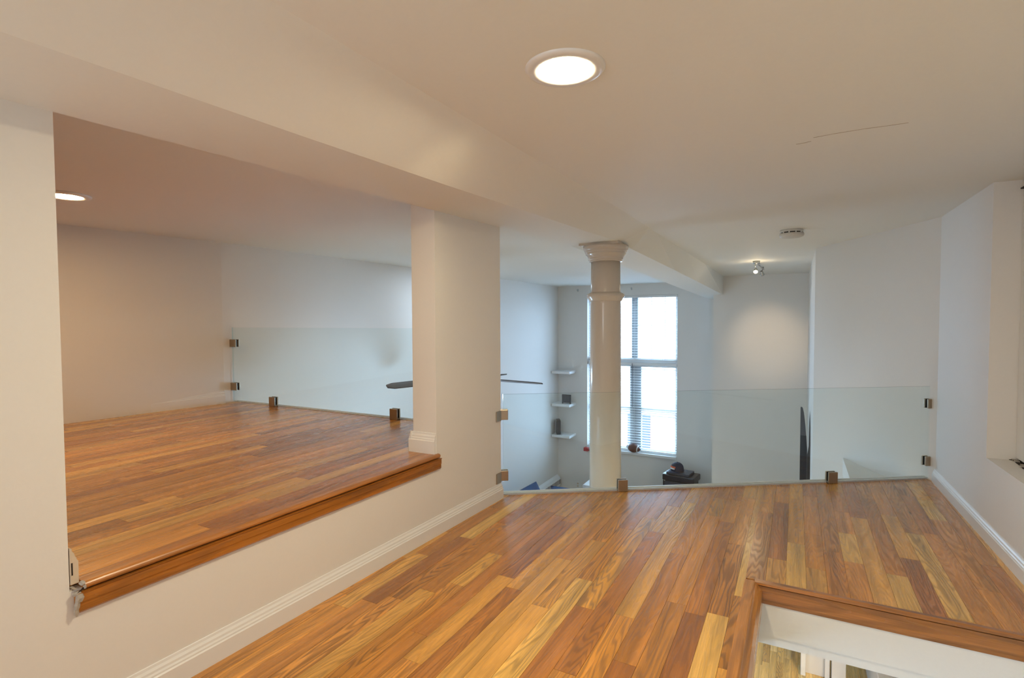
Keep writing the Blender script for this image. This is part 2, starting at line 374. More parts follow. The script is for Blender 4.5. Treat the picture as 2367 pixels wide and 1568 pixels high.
# the long beam: sloped face, flat soffit, a slight bend at the column
st = [(-2.3, -.886, -1.17, -1.575, 1.445), (.4, -.886, -1.164, xl(.4), 1.480), (1.0, -.882, -1.160, xl(1.0), 1.490), (1.65, -.876, -1.146, xl(1.65), 1.500), (2.34, -.862, -1.118, xl(2.34), 1.511),
      (3.03, -.86, -1.10, -1.437, 1.523), (3.55, -.865, -1.058, -1.423, 1.528), (3.765, -.868, -1.038, -1.37, 1.500), (5.05, -.88, -.995, -1.33, 1.454), (6.15, -.89, -.965, -1.30, 1.414), (8.05, -.912, -.921, -1.24, 1.346), (9.0, -.93, -.94, -1.22, 1.315)]
rows = [[(xc, y, CR + .03), (xc, y, CR), (xa, y, z), (xf, y, z - .002), (xf, y, 1.65)] for y, xc, xa, xf, z in st]
struct(B().grid(rows).out('ceiling_beam', M['ceil']))

# ---------------------------------------------------------------- baseboards and wooden edges
BB = [(0, 0), (.016, 0), (.016, .058), (.013, .062), (.0125, .067), (.0095, .072), (.0085, .079), (.0045, .086), (.003, .094), (0, .095)]
def bboard(name, p, q, n, k=1.0, z=0): 
    o = B().sweep([(a, b * k) for a, b in BB], (*p, z), (*q, z), n).out(name, M['trimw']); o['kind'] = 'structure'; return o
bboard('baseboard_left', (xl(-2.2), -2.2), (xl(2.57), 2.57), (1, 0), .9)
bboard('baseboard_right', (xr(-.3), -.3), (xr(4.04), 4.04), (-1, 0), .86)
bboard('baseboard_alcove', (-4.25, -.4), (XW, 2.5), (1, -.05), 1.0, P)
bboard('baseboard_jamb', (xl(1.99) - .15, 1.99), (xl(1.99) - .002, 1.99), (0, -1), 1.02, P)
bboard('baseboard_pier', (xl(1.99) - .138, 1.976), (xl(2.57) - .138, 2.57), (-1, 0), 1.02, P)
# cut end of the baseboard that once ran along the other jamb
j = B().sweep([(a, b * .92) for a, b in BB], (xl(.6) - .13, .592, P), (xl(.6) + .003, .592, P), (0, 1)).out('baseboard_near', M['rawwood']); j['kind'] = 'structure'
pyd('gap', [(xl(.6) + .0035, .5935, P + .022), (xl(.6) + .0035, .5965, P + .022), (xl(.6) + .0035, .5965, P + .052), (xl(.6) + .0035, .5935, P + .052)], [(0, 1, 2, 3)], M['void'], j)
# oak nosing and apron along the platform edge (profile: outward, up)
def arc(cx, cy, r, a0, a1, n): return [(cx + r * math.cos(math.radians(a0 + (a1 - a0) * i / n)), cy + r * math.sin(math.radians(a0 + (a1 - a0) * i / n))) for i in range(n + 1)]
tr = empty('trim_1', (xl(1.3), 1.3, P - .07)); tr['kind'] = 'structure'
o = B().sweep([(-.03, -.014), (-.03, .0012)] + arc(.006, -.0085, .0095, 90, -70, 7) + [(.003, -.019)], (xl(.614), .614, P), (xl(2.0), 2.0, P), (1, -.028)).out('nosing', M['oak_trim'], tr); o.color = (.50, .21, .055, 1)
o = B().sweep([(0, -.0715), (.009, -.0715), (.0125, -.067), (.0125, -.05), (.015, -.045), (.015, -.026), (.019, -.0215), (.019, -.0205), (0, -.0205)], (xl(.598), .598, P), (xl(2.008), 2.008, P), (1, -.028)).out('apron', M['oak_trim'], tr); o.color = (.44, .165, .024, 1)
# torn caulk at the broken end of the nosing
def blob(name, c, s, mat, parent, seed):
    random.seed(seed); bm = bmesh.new(); bmesh.ops.create_icosphere(bm, subdivisions=2, radius=1)
    for v in bm.verts: k = random.uniform(.72, 1.2); v.co = Vector((v.co.x * s[0] * k, v.co.y * s[1] * k, v.co.z * s[2] * k)) + Vector(c)
    me = bpy.data.meshes.new(name); bm.to_mesh(me); bm.free(); return link_mesh(name, me, mat, parent)
x0 = xl(.6)
for i, (dx, y, z, s) in enumerate([(.016, .609, P + .001, (.009, .006, .006)), (.020, .6125, P - .008, (.004, .003, .006)), (.012, .600, P - .022, (.009, .009, .006)), (.016, .603, P - .032, (.006, .009, .011)), (.014, .599, P - .048, (.005, .007, .018)), (.013, .5965, P - .062, (.004, .005, .014))]):
    blob('caulk', (x0 + dx, y, z), s, M['plaster'], tr, 40 + i)
pyd('gap', [(x0 + .0195, .5965, P - .018), (x0 + .0195, .6065, P - .010), (x0 + .0195, .6095, P - .0065), (x0 + .0195, .6115, P - .013), (x0 + .0195, .602, P - .0165)], [(0, 1, 2, 3, 4)], M['void'], tr)
# oak edge around the stair opening
tr2 = empty('trim_2', (-.13, 2.19, -.08)); tr2['kind'] = 'structure'
ns = [(-.034, -.012), (-.034, .0025), (-.006, .004), (0, .0025), (.0015, 0), (.006, -.004), (.018, -.018), (.0265, -.035), (.028, -.08), (-.02, -.08)]
o = B().sweep(ns, (-.126, -.6, 0), (-.126, 2.184, 0), (1, 0)).out('nosing', M['oak_trim'], tr2); o.color = (.62, .28, .07, 1)
o = B().sweep([(-.018, -.012), (-.018, .003), (.0, .004), (.004, -.001), (.004, -.009), (.0, -.012)], (-.126, 2.186, 0), (xr(2.2), 2.186, 0), (0, -1)).out('nosing', M['oak_trim_x'], tr2); o.color = (.48, .20, .055, 1)
o = B().sweep([(-.014, -.013), (0, -.013), (.0012, -.03), (0, -.032), (0, -.078), (-.014, -.078)], (-.126, 2.184, 0), (xr(2.2), 2.184, 0), (0, -1)).out('apron', M['oak_trim_x'], tr2); o.color = (.40, .165, .04, 1)
struct(B().box(-.16, .9, 2.188, 2.2, -.2, -.0785).box(-.16, .9, 2.194, 2.2, -.236, -.2).out('stairwell_wall', M['wall']), 'white stairwell fascia under the oak edge')
struct(B().box(-.16, -.112, -.6, 2.19, -.236, -.081).out('stairwell_wall', M['wall']), 'white side fascia of the stairwell')

# ---------------------------------------------------------------- recess door panel on the right
d = empty('door_1', (.875, 2.4, .363)); d['kind'] = 'structure'
B().box(.872, .90, 1.2, 3.128, .375, 1.565, .002, 1).out('door_panel', M['white'], d)
B().box(.868, .90, 1.2, 3.129, 1.571, CR, .002, 1).out('head_rail', M['trimw'], d)
B().box(.862, .90, 1.2, 3.129, 1.5655, 1.5705).out('gap', M['void'], d)
b = B(); random.seed(5); y = 1.3; prev = .848
while y < 3.12:
    y2 = min(y + random.uniform(.02, .07), 3.125); nx = .852 + random.uniform(-.009, .009)
    b.prism([(prev, y), (.905, y), (.905, y2), (nx, y2)], .3632, .3662); prev = nx; y = y2
b.out('gap', M['void'], d)
b = B(); random.seed(9)
for i in range(60):
    y = random.uniform(1.4, 3.12); s = random.uniform(.002, .006); b.box(.853 + random.uniform(-.006, .008), .866 + random.uniform(-.004, .008), y, y + random.uniform(.006, .03), .364, .366 + s)
o = b.out('torn_plaster', M['plaster'], d)

# ---------------------------------------------------------------- glass railings
def rot_to(dirv, base):  # local x along dirv, local y = normal, at base
    dv = Vector(dirv).normalized(); nv = Vector((-dv.y, dv.x, 0)); mm = Matrix((dv, nv, Vector((0, 0, 1)))).transposed().to_4x4(); mm.translation = Vector(base); return mm
def pane_obj(name, base, dirv, x0, x1, z0, z1, t, parent):
    b = B(); b.box(x0, x1, -t / 2, t / 2, z0, z1)
    b.bm.faces.ensure_lookup_table()
    for f in b.bm.faces:
        c = f.calc_center_median(); n = f.normal
        if abs(abs(c.y) - t / 2) < 1e-6: f.material_index = 0
        elif abs(c.z - z1) < 1e-6: f.material_index = 1
        else: f.material_index = 2
    return b.out(name, [M['glass'], M['glassedge'], M['glassedge_light']], parent, rot=rot_to(dirv, base))
def clamp(base, dirv, x, z, parent, side=None, s=.058):
    """two nickel plates pinching the glass; side: 'f' foot on the floor, -1/+1 foot on the wall to that side"""
    R = rot_to(dirv, base)
    hx = s / 2
    if side == 'f': xa, xb, za, zb = x - hx, x + hx, z, z + s + .012
    elif side == -1: xa, xb, za, zb = x, x + s + .010, z - hx, z + hx
    else: xa, xb, za, zb = x - s - .010, x, z - hx, z + hx
    c = B().box(xa, xb, -.019, -.0065, za, zb, .003, 2).out('clamp', M['nickel'], parent, rot=R)
    B().box(xa, xb, .0065, .019, za, zb, .003, 2).out('back_plate', M['nickel'], c, rot=R)
    e = .003
    if side == 'f': g = (xa + e, xb - e, -.0066, .0066, za, za + .012)
    elif side == -1: g = (xa, xa + .010, -.0066, .0066, za + e, zb - e)
    else: g = (xb - .010, xb, -.0066, .0066, za + e, zb - e)
    B().box(*g).out('foot', M['nickel'], c, rot=R)
    gk = B()
    gk.box(xa + .002, xb - .002, -.0068, -.0052, za + .002, zb - .002).box(xa + .002, xb - .002, .0052, .0068, za + .002, zb - .002)
    gk.out('gasket', M['nickel_dark'], c, rot=R)
    cx, cz = (xa + xb) / 2, (za + zb) / 2
    return c
gl = empty('glass_railing', tuple(G0), 'wide clear glass guard on angled loft edge between pier and right wall', 'railing', 'glass railings')
LG = (G1 - G0).length
pane_obj('glass_pane', tuple(G0), GD, .006, LG - .004, .012, .580, .010, gl)
cdefs = [(-.034, .465, -1), (-.034, .118, -1), ((Vector((-.882, 2.997, 0)) - G0).length, 0.0, 'f'), ((Vector((.202, 3.729, 0)) - G0).length, 0.0, 'f'), (LG + .036, .474, 1), (LG + .028, .117, 1)]
for x, z, s in cdefs: clamp(tuple(G0), GD, x, z, gl, s)
ga = empty('glass_railing', (XW, 2.56, P), 'glass guard at end of raised alcove platform, left of pier', 'railing', 'glass railings')
pane_obj('glass_pane', (XW, 2.57, 0), (1, 0, 0), .012, 2.20, P + .010, .952, .010, ga)
for x, z, s in [(-.001, .832, -1), (-.001, .50, -1), (.468, P, 'f'), (1.608, P, 'f')]: clamp((XW, 2.57, 0), (1, 0, 0), x, z, ga, s)

pf_ = [ch for ch in gl.children if ch.name.startswith('clamp')]
for k, zz in enumerate((.465, .118)): B().box(xl(2.54), xl(2.54) + .006, 2.515, 2.569, zz - .029, zz + .029, .002, 1).out('wall_plate', M['nickel'], pf_[k])
# ---------------------------------------------------------------- column
cx, cy = -1.182, 3.6
c = empty('column', (cx, cy, LOW), 'painted round cast iron column under beam behind glass guard', 'column')
B().lathe([(.118, LOW), (.106, 1.10), (.105, 1.128), (.108, 1.134), (.103, 1.20), (.101, 1.41)], (cx, cy, 0), 48).out('shaft', M['colpaint'], c)
B().lathe([(.104, 1.126), (.112, 1.131), (.118, 1.141), (.122, 1.150), (.130, 1.156), (.133, 1.166), (.130, 1.176), (.122, 1.181), (.112, 1.186), (.102, 1.191)], (cx, cy, 0), 48).out('collar', M['colpaint'], c)
prof = [(.101, 1.402), (.113, 1.404), (.116, 1.409), (.113, 1.414), (.118, 1.416), (.121, 1.421), (.118, 1.427), (.121, 1.432), (.127, 1.442), (.134, 1.450), (.138, 1.453), (.141, 1.459), (.138, 1.464), (.142, 1.467), (.146, 1.473), (.144, 1.479), (.149, 1.482), (.154, 1.489), (.156, 1.500), (.156, 1.512)]
B().lathe(prof, (cx, cy, 0), 48).out('capital', M['colpaint'], c)
B().box(cx - .15, cx + .13, cy - .13, cy + .13, 1.510, 1.53).out('abacus', M['colpaint'], c)
B().lathe([(.2, LOW), (.2, LOW + .05), (.15, LOW + .08), (.12, LOW + .12)], (cx, cy, 0), 32).out('base', M['colpaint'], c)

# ---------------------------------------------------------------- ceiling fittings
def downlight(loc, label, mat):
    x, y, z = loc
    e = empty('recessed_light', loc, label, 'light', 'round recessed ceiling lights')
    B().lathe([(.0655, z - .0055), (.072, z - .0075), (.085, z - .0075), (.092, z - .0055), (.0965, z - .001), (.0965, z + .004), (.064, z + .004), (.0655, z - .0055)], (x, y, 0), 64, cap=False).out('trim_ring', M['trimw'], e)
    B().lathe([(.0665, z - .0050), (.03, z - .0056), (.001, z - .0058)], (x, y, 0), 48, cap=False).out('diffuser', mat, e)
    return e
downlight((-.499, 1.208, CR), 'round lit recessed light in main ceiling near top of picture', M['lamp'])
downlight((-3.005, 1.215, CLZ), 'lit recessed light in alcove ceiling, half hidden by left wall', M['lamp_alcove'])

x, y, z = -.035, 4.116, CR
e = empty('smoke_detector', (x, y, z), 'small round white smoke detector on ceiling near angled wall', 'detector')
B().lathe([(.066, z - .016), (.070, z - .012), (.070, z + .0)], (x, y, 0), 40).out('base', M['detector'], e)
B().lathe([(.02, z - .052), (.060, z - .050), (.073, z - .043), (.076, z - .034), (.074, z - .024), (.02, z - .024)], (x, y, 0), 40).out('cover', M['detector'], e)
B().lathe([(.062, z - .024), (.062, z - .016)], (x, y, 0), 32).out('vent_ring', M['void'], e)
for i in range(10):
    a = 2 * PI * i / 10 + .1; p = Vector((x + .066 * math.cos(a), y + .066 * math.sin(a)))
    B().box(p.x - .004, p.x + .004, p.y - .004, p.y + .004, z - .025, z - .014).out('rib', M['white'], e)

# monorail spot track
e = empty('track_light', (-.37, 6.1, 1.6), 'small steel spot track with one lit lamp on far ceiling', 'light')
B().lathe([(.035, CR - .028), (.035, CR - .001)], (-.375, 6.13, 0), 24).out('canopy', M['steel'], e)
B().tube([(-.375, 6.12, 1.588), (-.362, 6.5, 1.586), (-.345, 6.95, 1.584)], .007).out('rail', M['steel'], e)
B().lathe([(.012, 1.586), (.012, CR)], (-.35, 6.85, 0), 12).out('standoff', M['steel'], e)
def head(px, py, top, bz, lit, aim):
    h = B().tube([(px, py, top), (px - .004, py, bz + .05)], .005).out('lamp_head', M['steel'], e)
    a = Vector(aim).normalized(); q = a.to_track_quat('Z', 'Y').to_matrix().to_4x4(); q.translation = Vector((px, py, bz))
    B().lathe([(.011, -.055), (.016, -.05), (.020, -.01), (.023, .0), (.0205, .0), (.0185, -.01)], (0, 0, 0), 20, cap=False).out('lamp_cup', M['steel'], h, rot=q)
    B().lathe([(.001, .0), (.012, -.002), (.019, -.006)], (0, 0, 0), 16, cap=False).out('bulb', M['bulb'] if lit else M['white'], h, rot=q)
    return h
aim = Vector((-.33, 8.05, .66)) - Vector((-.385, 6.2, 1.50))
# the lit lamp swivels towards the viewer's side of its beam so that its bulb shows
head(-.385, 6.20, 1.588, 1.498, True, (.05, -.75, -.66))
head(-.352, 6.86, 1.583, 1.513, False, (.2, .5, -.7))
ld = bpy.data.lights.new('spot_beam', 'SPOT'); ld.energy = 26; ld.color = (1, .74, .45); ld.spot_size = math.radians(38); ld.spot_blend = 1; ld.shadow_soft_size = .02
lo = bpy.data.objects.new('spot_beam', ld); lo.location = (-.39, 6.27, 1.47); lo.rotation_euler = aim.to_track_quat('-Z', 'Y').to_euler(); COL.objects.link(lo)
ld2 = bpy.data.lights.new('bulb_glow', 'POINT'); ld2.energy = .7; ld2.color = (1, .78, .5); ld2.shadow_soft_size = .02
lo2 = bpy.data.objects.new('bulb_glow', ld2); lo2.location = (-.37, 6.13, 1.46); COL.objects.link(lo2)

# ceiling fan, five blades, at rest
hx, hy, hz = -2.62, 3.99, .452
e = empty('ceiling_fan', (hx, hy, hz), 'dark grey ceiling fan with five blades hanging behind the pier', 'fan')
B().lathe([(.065, 1.55), (.065, 1.595)], (hx, hy, 0), 24).out('canopy', M['fan'], e)
B().tube([(hx, hy, .5), (hx, hy, 1.56)], .013).out('rod', M['fan'], e)
B().lathe([(.03, hz + .12), (.09, hz + .10), (.11, hz + .05), (.11, hz - .01), (.09, hz - .05), (.03, hz - .07)], (hx, hy, 0), 32).out('motor_housing', M['fan'], e)
M['fill_bowl'] = emit('fill_bowl_glow', (.46, .72, 1.0), 75)  # glowing bowl added under the fan as fill light, hidden by the pier
B().lathe([(.02, hz - .17), (.06, hz - .16), (.085, hz - .13), (.095, hz - .09), (.09, hz - .075)], (hx, hy, 0), 28).out('added_fill_bowl', M['fill_bowl'], e)
th0 = math.atan2(rt.y, rt.x)
for i in range(5):
    a = th0 + math.radians(-11 + 72 * i); R = .70
    d = Vector((math.cos(a), math.sin(a), 0)); n = Vector((-d.y, d.x, 0))
    rows = []; rows2 = []
    for k in range(11):
        t = k / 10; r = .15 + (R - .15) * t; wd = (.050 + .020 * math.sin(PI * min(1, t * 1.1) * .5)) * (1 if t < .93 else math.sqrt(max(0.02, 1 - ((t - .93) / .07) ** 2 * .75)))
        tw = -math.radians(15 - 4 * t); zc = hz + .02 - .03 * t
        lft = d * r + n * wd * math.cos(tw); rgt = d * r - n * wd * math.cos(tw); dz = wd * math.sin(tw)
        A_ = Vector((hx + lft.x, hy + lft.y, zc + dz)); C_ = Vector((hx + rgt.x, hy + rgt.y, zc - dz)); u_ = Vector((0, 0, .004))
        rows.append([A_ + u_, (A_ + C_) / 2 + u_ * 1.6, C_ + u_, C_ - u_, (A_ + C_) / 2 - u_, A_ - u_, A_ + u_])
    b = B().grid(rows, smooth=False); b.bm.verts.ensure_lookup_table()
    bl = b.out('blade', M['fan'], e)
    B().tube([(hx + d.x * .08, hy + d.y * .08, hz + .02), (hx + d.x * .2, hy + d.y * .2, hz + .022)], .012).out('bracket', M['steel'], bl)

# ---------------------------------------------------------------- great room window
wd = empty('window_1', (-2.48, 9.0, WZ0)); wd['kind'] = 'structure'
GY = 9.04
f = B(); f.box(WX0, WX0 + .045, GY - .03, GY + .06, WZ0, WZ1).box(WX1 - .045, WX1, GY - .03, GY + .06, WZ0, WZ1).box(WX0 + .045, WX1 - .045, GY - .03, GY + .06, WZ1 - .04, WZ1).box(WX0 + .045, WX1 - .045, GY - .03, GY + .06, WZ0, WZ0 + .04)
f.out('window_frame', M['white'], wd)
B().box(-2.494, -2.388, GY - .02, GY + .06, .335, WZ1 - .04, .004, 1).out('mullion', M['steelgrey'], wd)
B().box(-2.52, -2.325, GY - .02, GY + .06, WZ0 + .04, .19, .004, 1).out('mullion', M['steelgrey'], wd)
B().box(WX0 + .045, WX1 - .045, GY - .035, GY + .06, .19, .335, .004, 1).out('transom', M['white'], wd)
for a, b2 in ((WX0 + .045, -2.52), (-2.325, WX1 - .045)):
    B().box(a, b2, GY - .01, GY + .045, -.575, -.52, .003, 1).out('meeting_rail', M['white'], wd)
for x in (-3.05, -2.80, -2.163, -1.936): B().box(x - .006, x + .006, GY + .01, GY + .03, .335, WZ1 - .04).out('muntin', M['white'], wd)
for a, b2 in ((WX0 + .045, -2.494), (-2.388, WX1 - .045)):
    B().box(a, b2, GY + .012, GY + .028, .89, .902).out('muntin', M['white'], wd)
for a, b2, z0, z1 in ((WX0 + .045, -2.494, .335, WZ1 - .04), (-2.388, WX1 - .045, .335, WZ1 - .04), (WX0 + .045, -2.52, -.52, .19), (-2.325, WX1 - .045, -.52, .19), (WX0 + .045, -2.52, WZ0 + .04, -.575), (-2.325, WX1 - .045, WZ0 + .04, -.575)):
    B().box(a, b2, GY + .032, GY + .038, z0, z1).out('window_pane', M['pane'], wd)
B().box(WX0 - .0, WX1 + .0, 8.85, GY - .03, WZ0 - .045, WZ0 - .001, .006, 2).out('window_sill', M['trimw'], wd)
# venetian blinds, slat by slat
def blind(zt, zb, label):
    e = empty('venetian_blind', ((WX0 + WX1) / 2, 8.965, zb), label, 'blind', 'white venetian blinds in the great room window')
    B().box(WX0 + .012, WX1 - .012, 8.94, 8.985, zt - .04, zt, .002, 1).out('head_rail', M['white'], e)
    B().box(WX0 + .014, WX1 - .014, 8.945, 8.985, zb, zb + .018, .003, 1).out('bottom_rail', M['white'], e)
    sl = None; z = zt - .06
    while z > zb + .03:
        if sl is None:
            x0, x1 = WX0 + .014, WX1 - .014; tl = .0035
            vs_ = []
            for x in (x0, x1):
                for yy, zz in ((8.941, -tl), (8.965, .0022), (8.989, tl), (8.989, tl - .0012), (8.965, .001), (8.941, -tl - .0012)): vs_.append((x, yy, z + zz))
            fs_ = [(i, (i + 1) % 6, 6 + (i + 1) % 6, 6 + i) for i in range(6)] + [(5, 4, 3, 2, 1, 0), (6, 7, 8, 9, 10, 11)]
            sl = pyd('slat', vs_, fs_, M['white'], e); base = sl.location.z; zz0 = z
        else:
            s2 = sl.copy(); COL.objects.link(s2); s2.location.z = base + (z - zz0)
        z -= .0438
    for x in (-3.0, -2.42, -1.95): B().tube([(x, 8.939, zb + .01), (x, 8.939, zt - .03)], .0016, 5).out('cord', M['white'], e)
blind(WZ1 - .002, .30, 'upper white venetian blind hanging in top half of tall window')
blind(.262, WZ0 + .012, 'lower white venetian blind hanging down to the window sill')
B().tube([(-2.46, 8.93, .25), (-2.455, 8.925, -.5)], .005, 6).out('wand', M['darkgrey'], bpy.data.objects['venetian_blind.001'] if 'venetian_blind.001' in bpy.data.objects else None)
for x, lb in ((-3.437, 'small curtain rod bracket on wall left of the column'), (-2.469, 'small curtain rod bracket above window right of the column')):
    b = B(); b.box(x - .012, x + .012, YB - .006, YB, 1.50, 1.545, .002, 1).tube([(x, YB - .004, 1.525), (x, YB - .05, 1.522), (x, YB - .055, 1.536)], .005, 6)
    tag(b.out('curtain_bracket', M['steel']), lb, 'bracket', 'curtain rod brackets')

# things on the sill
def ellips(name, c, rx, ry, rz, mat, parent=None, pw=1.0, dirx=(1, 0, 0)):
    prof = []
    for i in range(17):
        t = -1 + 2 * i / 16; prof.append((max(.001, ry * (math.cos(t * PI / 2) ** pw)), rx * t))
    q = Vector(dirx).to_track_quat('X', 'Z').to_matrix().to_4x4(); q.translation = Vector(c)
    return B().lathe(prof, (0, 0, 0), 24, axis='X').out(name, mat, parent, rot=q)
fb = empty('football', (-2.41, 8.90, WZ0), 'brown leather football with white stripes on window sill', 'ball')
bc = Vector((-2.41, 8.852, WZ0 + .078))
ellips('ball_skin', bc, .135, .078, .078, M['leather'], fb, .85, (1, -.15, -.12))
q = Vector((1, -.15, -.12)).to_track_quat('X', 'Z').to_matrix().to_4x4(); q.translation = bc
for s in (-1, 1):
    t0, t1 = .55 * s, .66 * s
    B().lathe([(.0795 * math.cos(t0 * PI / 2) ** .85, .135 * t0), (.0795 * math.cos(t1 * PI / 2) ** .85, .135 * t1)], (0, 0, 0), 24, axis='X', cap=False).out('stripe', M['white'], fb, rot=q)
tag(B().box(-3.285, -3.205, 8.79, 8.885, WZ0 - .062, WZ0 - .001, .003, 1).out('red_box', M['red']), 'small red box at left end of window sill', 'box')

# ---------------------------------------------------------------- shelves and what stands on them
def shelf(z, label):
    e = empty('corner_shelf', (-3.65, 8.75, z), label, 'shelf', 'white corner shelves')
    B().box(XW, -3.475, 8.60, YB, z - .045, z, .002, 1).out('shelf_board', M['white'], e)
    B().box(XW - .0, XW + .006, 8.59, 8.61, z - .042, z - .004).out('bracket', M['steel'], e)
shelf(.092, 'topmost empty white floating shelf in far corner')
shelf(-.490, 'middle white corner shelf with a black plaque on it')
shelf(-1.043, 'lowest white corner shelf holding a black game case')
e = empty('plaque', (-3.57, 8.70, -.49), 'small black square plaque standing on middle corner shelf', 'plaque')
B().box(-3.655, -3.488, 8.69, 8.712, -.49, -.325, .003, 1).out('plaque_panel', M['blackgloss'], e)
b = B(); random.seed(3)
for r in range(5):
    x = -3.638
    while x < -3.505:
        l = random.uniform(.012, .035); b.box(x, min(x + l, -3.502), 8.6885, 8.6905, -.352 - r * .027, -.344 - r * .027); x += l + .008
b.out('lettering', M['darkgrey'], e)
B().box(-3.63, -3.51, 8.688, 8.691, -.481, -.475).out('name_strip', M['white'], e)
e = empty('game_case', (-3.74, 8.72, -1.043), 'black case with pale printed side leaning on lowest corner shelf', 'case')
Rz = Matrix.Translation((-3.735, 8.715, -1.043)) @ Matrix.Rotation(math.radians(-62), 4, 'Z')
B().box(-.09, .09, -.035, .035, 0, .255, .004, 1).out('case_body', M['black'], e, rot=Rz)
B().box(-.078, .078, .0352, .0372, .02, .235).out('printed_panel', M['darkgrey'], e, rot=Rz)
for i in range(3):
    for k in range(2): B().box(-.066 + k * .07, -.008 + k * .07, .0373, .0382, .035 + i * .066, .085 + i * .066).out('printed_square', M['white'], e, rot=Rz)

# ---------------------------------------------------------------- heaters, outlet, table
def heater(name_label, p, q, n, z):
    e = empty('baseboard_heater', (*p, z), name_label, 'heater', 'white baseboard heaters')
    p3, q3 = Vector((*p, z)), Vector((*q, z))
    B().sweep([(0, 0), (.07, 0), (.07, .12), (.045, .165), (0, .19)], p3, q3, n).out('cover', M['white'], e)
    L = (q3 - p3).length; d = (q3 - p3).normalized(); nn = Vector((n[0], n[1], 0)); k = 0; proto = None
    cnt = int(L / .045)
    for i in range(cnt):
        c = p3 + d * (.03 + i * .045)
        if proto is None:
            a = c + nn * .0705; w3 = d * .007
            vs_ = [a - w3 + Vector((0, 0, .035)), a + w3 + Vector((0, 0, .035)), a + w3 + Vector((0, 0, .115)), a - w3 + Vector((0, 0, .115))]
            vs_ += [v + nn * .003 for v in vs_]
            proto = pyd('louvre', vs_, [(0, 1, 2, 3), (4, 5, 6, 7), (0, 1, 5, 4), (1, 2, 6, 5), (2, 3, 7, 6), (3, 0, 4, 7)], M['darkgrey'], e); l0 = proto.location.copy(); c0 = c
        else:
            s2 = proto.copy(); COL.objects.link(s2); s2.location = l0 + (c - c0)
    return e
heater('white slotted baseboard heater on far left wall beside the corner', (XW, 7.9), (XW, 8.86), (1, 0), -2.02)
heater('long white baseboard heater under the great room window', (-3.3, YB), (-1.25, YB), (0, -1), -2.14)
e = empty('wall_outlet', (-3.437, YB, -2.0), 'beige wall outlet under the window beside the far corner', 'outlet')
B().box(-3.475, -3.40, YB - .006, YB, -2.05, -1.93, .003, 1).out('cover_plate', M['trimw'], e)
for z in (-2.02, -1.975): B().box(-3.455, -3.42, YB - .008, YB - .005, z, z + .03, .003, 1).out('socket', M['rawwood'], e)
e = empty('side_table', (-2.72, 8.0, LOW), 'white square side table partly hidden behind the column', 'table')
B().box(-2.93, -2.5, 7.80, 8.18, -1.66, -1.60, .004, 1).out('table_top', M['white'], e)
for x in (-2.9, -2.55):
    for y in (7.83, 8.13): B().box(x, x + .035, y, y + .035, LOW, -1.66).out('leg', M['white'], e)

# sofa with two blue cushions
e = empty('sofa', (-2.9, 6.9, LOW), 'blue sofa below loft edge beside the left wall', 'sofa')
B().box(-3.75, -2.0, 6.3, 7.15, LOW + .10, LOW + .24, .04, 3).out('seat', M['blue'], e)
B().box(-3.75, -2.0, 6.20, 6.40, LOW + .14, LOW + .70, .05, 3).out('backrest', M['blue'], e)
for x in (-3.815, -2.1): B().box(x, x + .16, 6.3, 7.15, LOW + .10, LOW + .36, .04, 3).out('armrest', M['blue'], e)
for x in (-3.7, -2.08):
    for y in (6.33, 7.08): B().box(x, x + .05, y, y + .05, LOW, LOW + .11).out('leg', M['black'], e)
def cushion(c, w_, h_, t_, rz, ry, label, peak=0):
    bm = bmesh.new(); n = 14; vv = {}
    for sgn in (1, -1):
        for i in range(n + 1):
            for k in range(n + 1):
                u, v = -1 + 2 * i / n, -1 + 2 * k / n
                edge = (1 - abs(u) ** 2.6) * (1 - abs(v) ** 2.6); th = t_ * max(0, edge) ** .5
                pin = 1 + .07 * (abs(u * v)) - .05 * (u * u + v * v) / 2
                if edge <= 1e-9 and sgn < 0: continue
                wob = .012 * math.sin(5 * u + 3 * v) * edge
                vv[(sgn, i, k)] = bm.verts.new((u * w_ * pin, sgn * th + wob, v * h_ * pin + peak * (1 - abs(u)) * (v + 1) / 2))
    g = lambda s, i, k: vv.get((s, i, k)) or vv[(1, i, k)]
    for s in (1, -1):
        for i in range(n):
            for k in range(n):
                q4 = [g(s, i, k), g(s, i + 1, k), g(s, i + 1, k + 1), g(s, i, k + 1)]
                try: f = bm.faces.new(q4); f.smooth = True
                except ValueError: pass
    bmesh.ops.recalc_face_normals(bm, faces=bm.faces)
    me = bpy.data.meshes.new('cushion'); bm.to_mesh(me); bm.free()
    mt = Matrix.Translation(c) @ Matrix.Rotation(rz, 4, 'Z') @ Matrix.Rotation(ry, 4, 'Y'); me.transform(mt)
    return tag(link_mesh('cushion', me, M['blue']), label, 'cushion', 'blue sofa cushions')
cushion(Vector((-3.42, 6.68, -1.645)), .34, .20, .09, math.radians(14), math.radians(-30), 'left blue cushion with one corner pointing up', .0)
cushion(Vector((-2.55, 6.64, -1.475)), .39, .19, .09, math.radians(6), math.radians(.5), 'right blue cushion lying low along the sofa back')

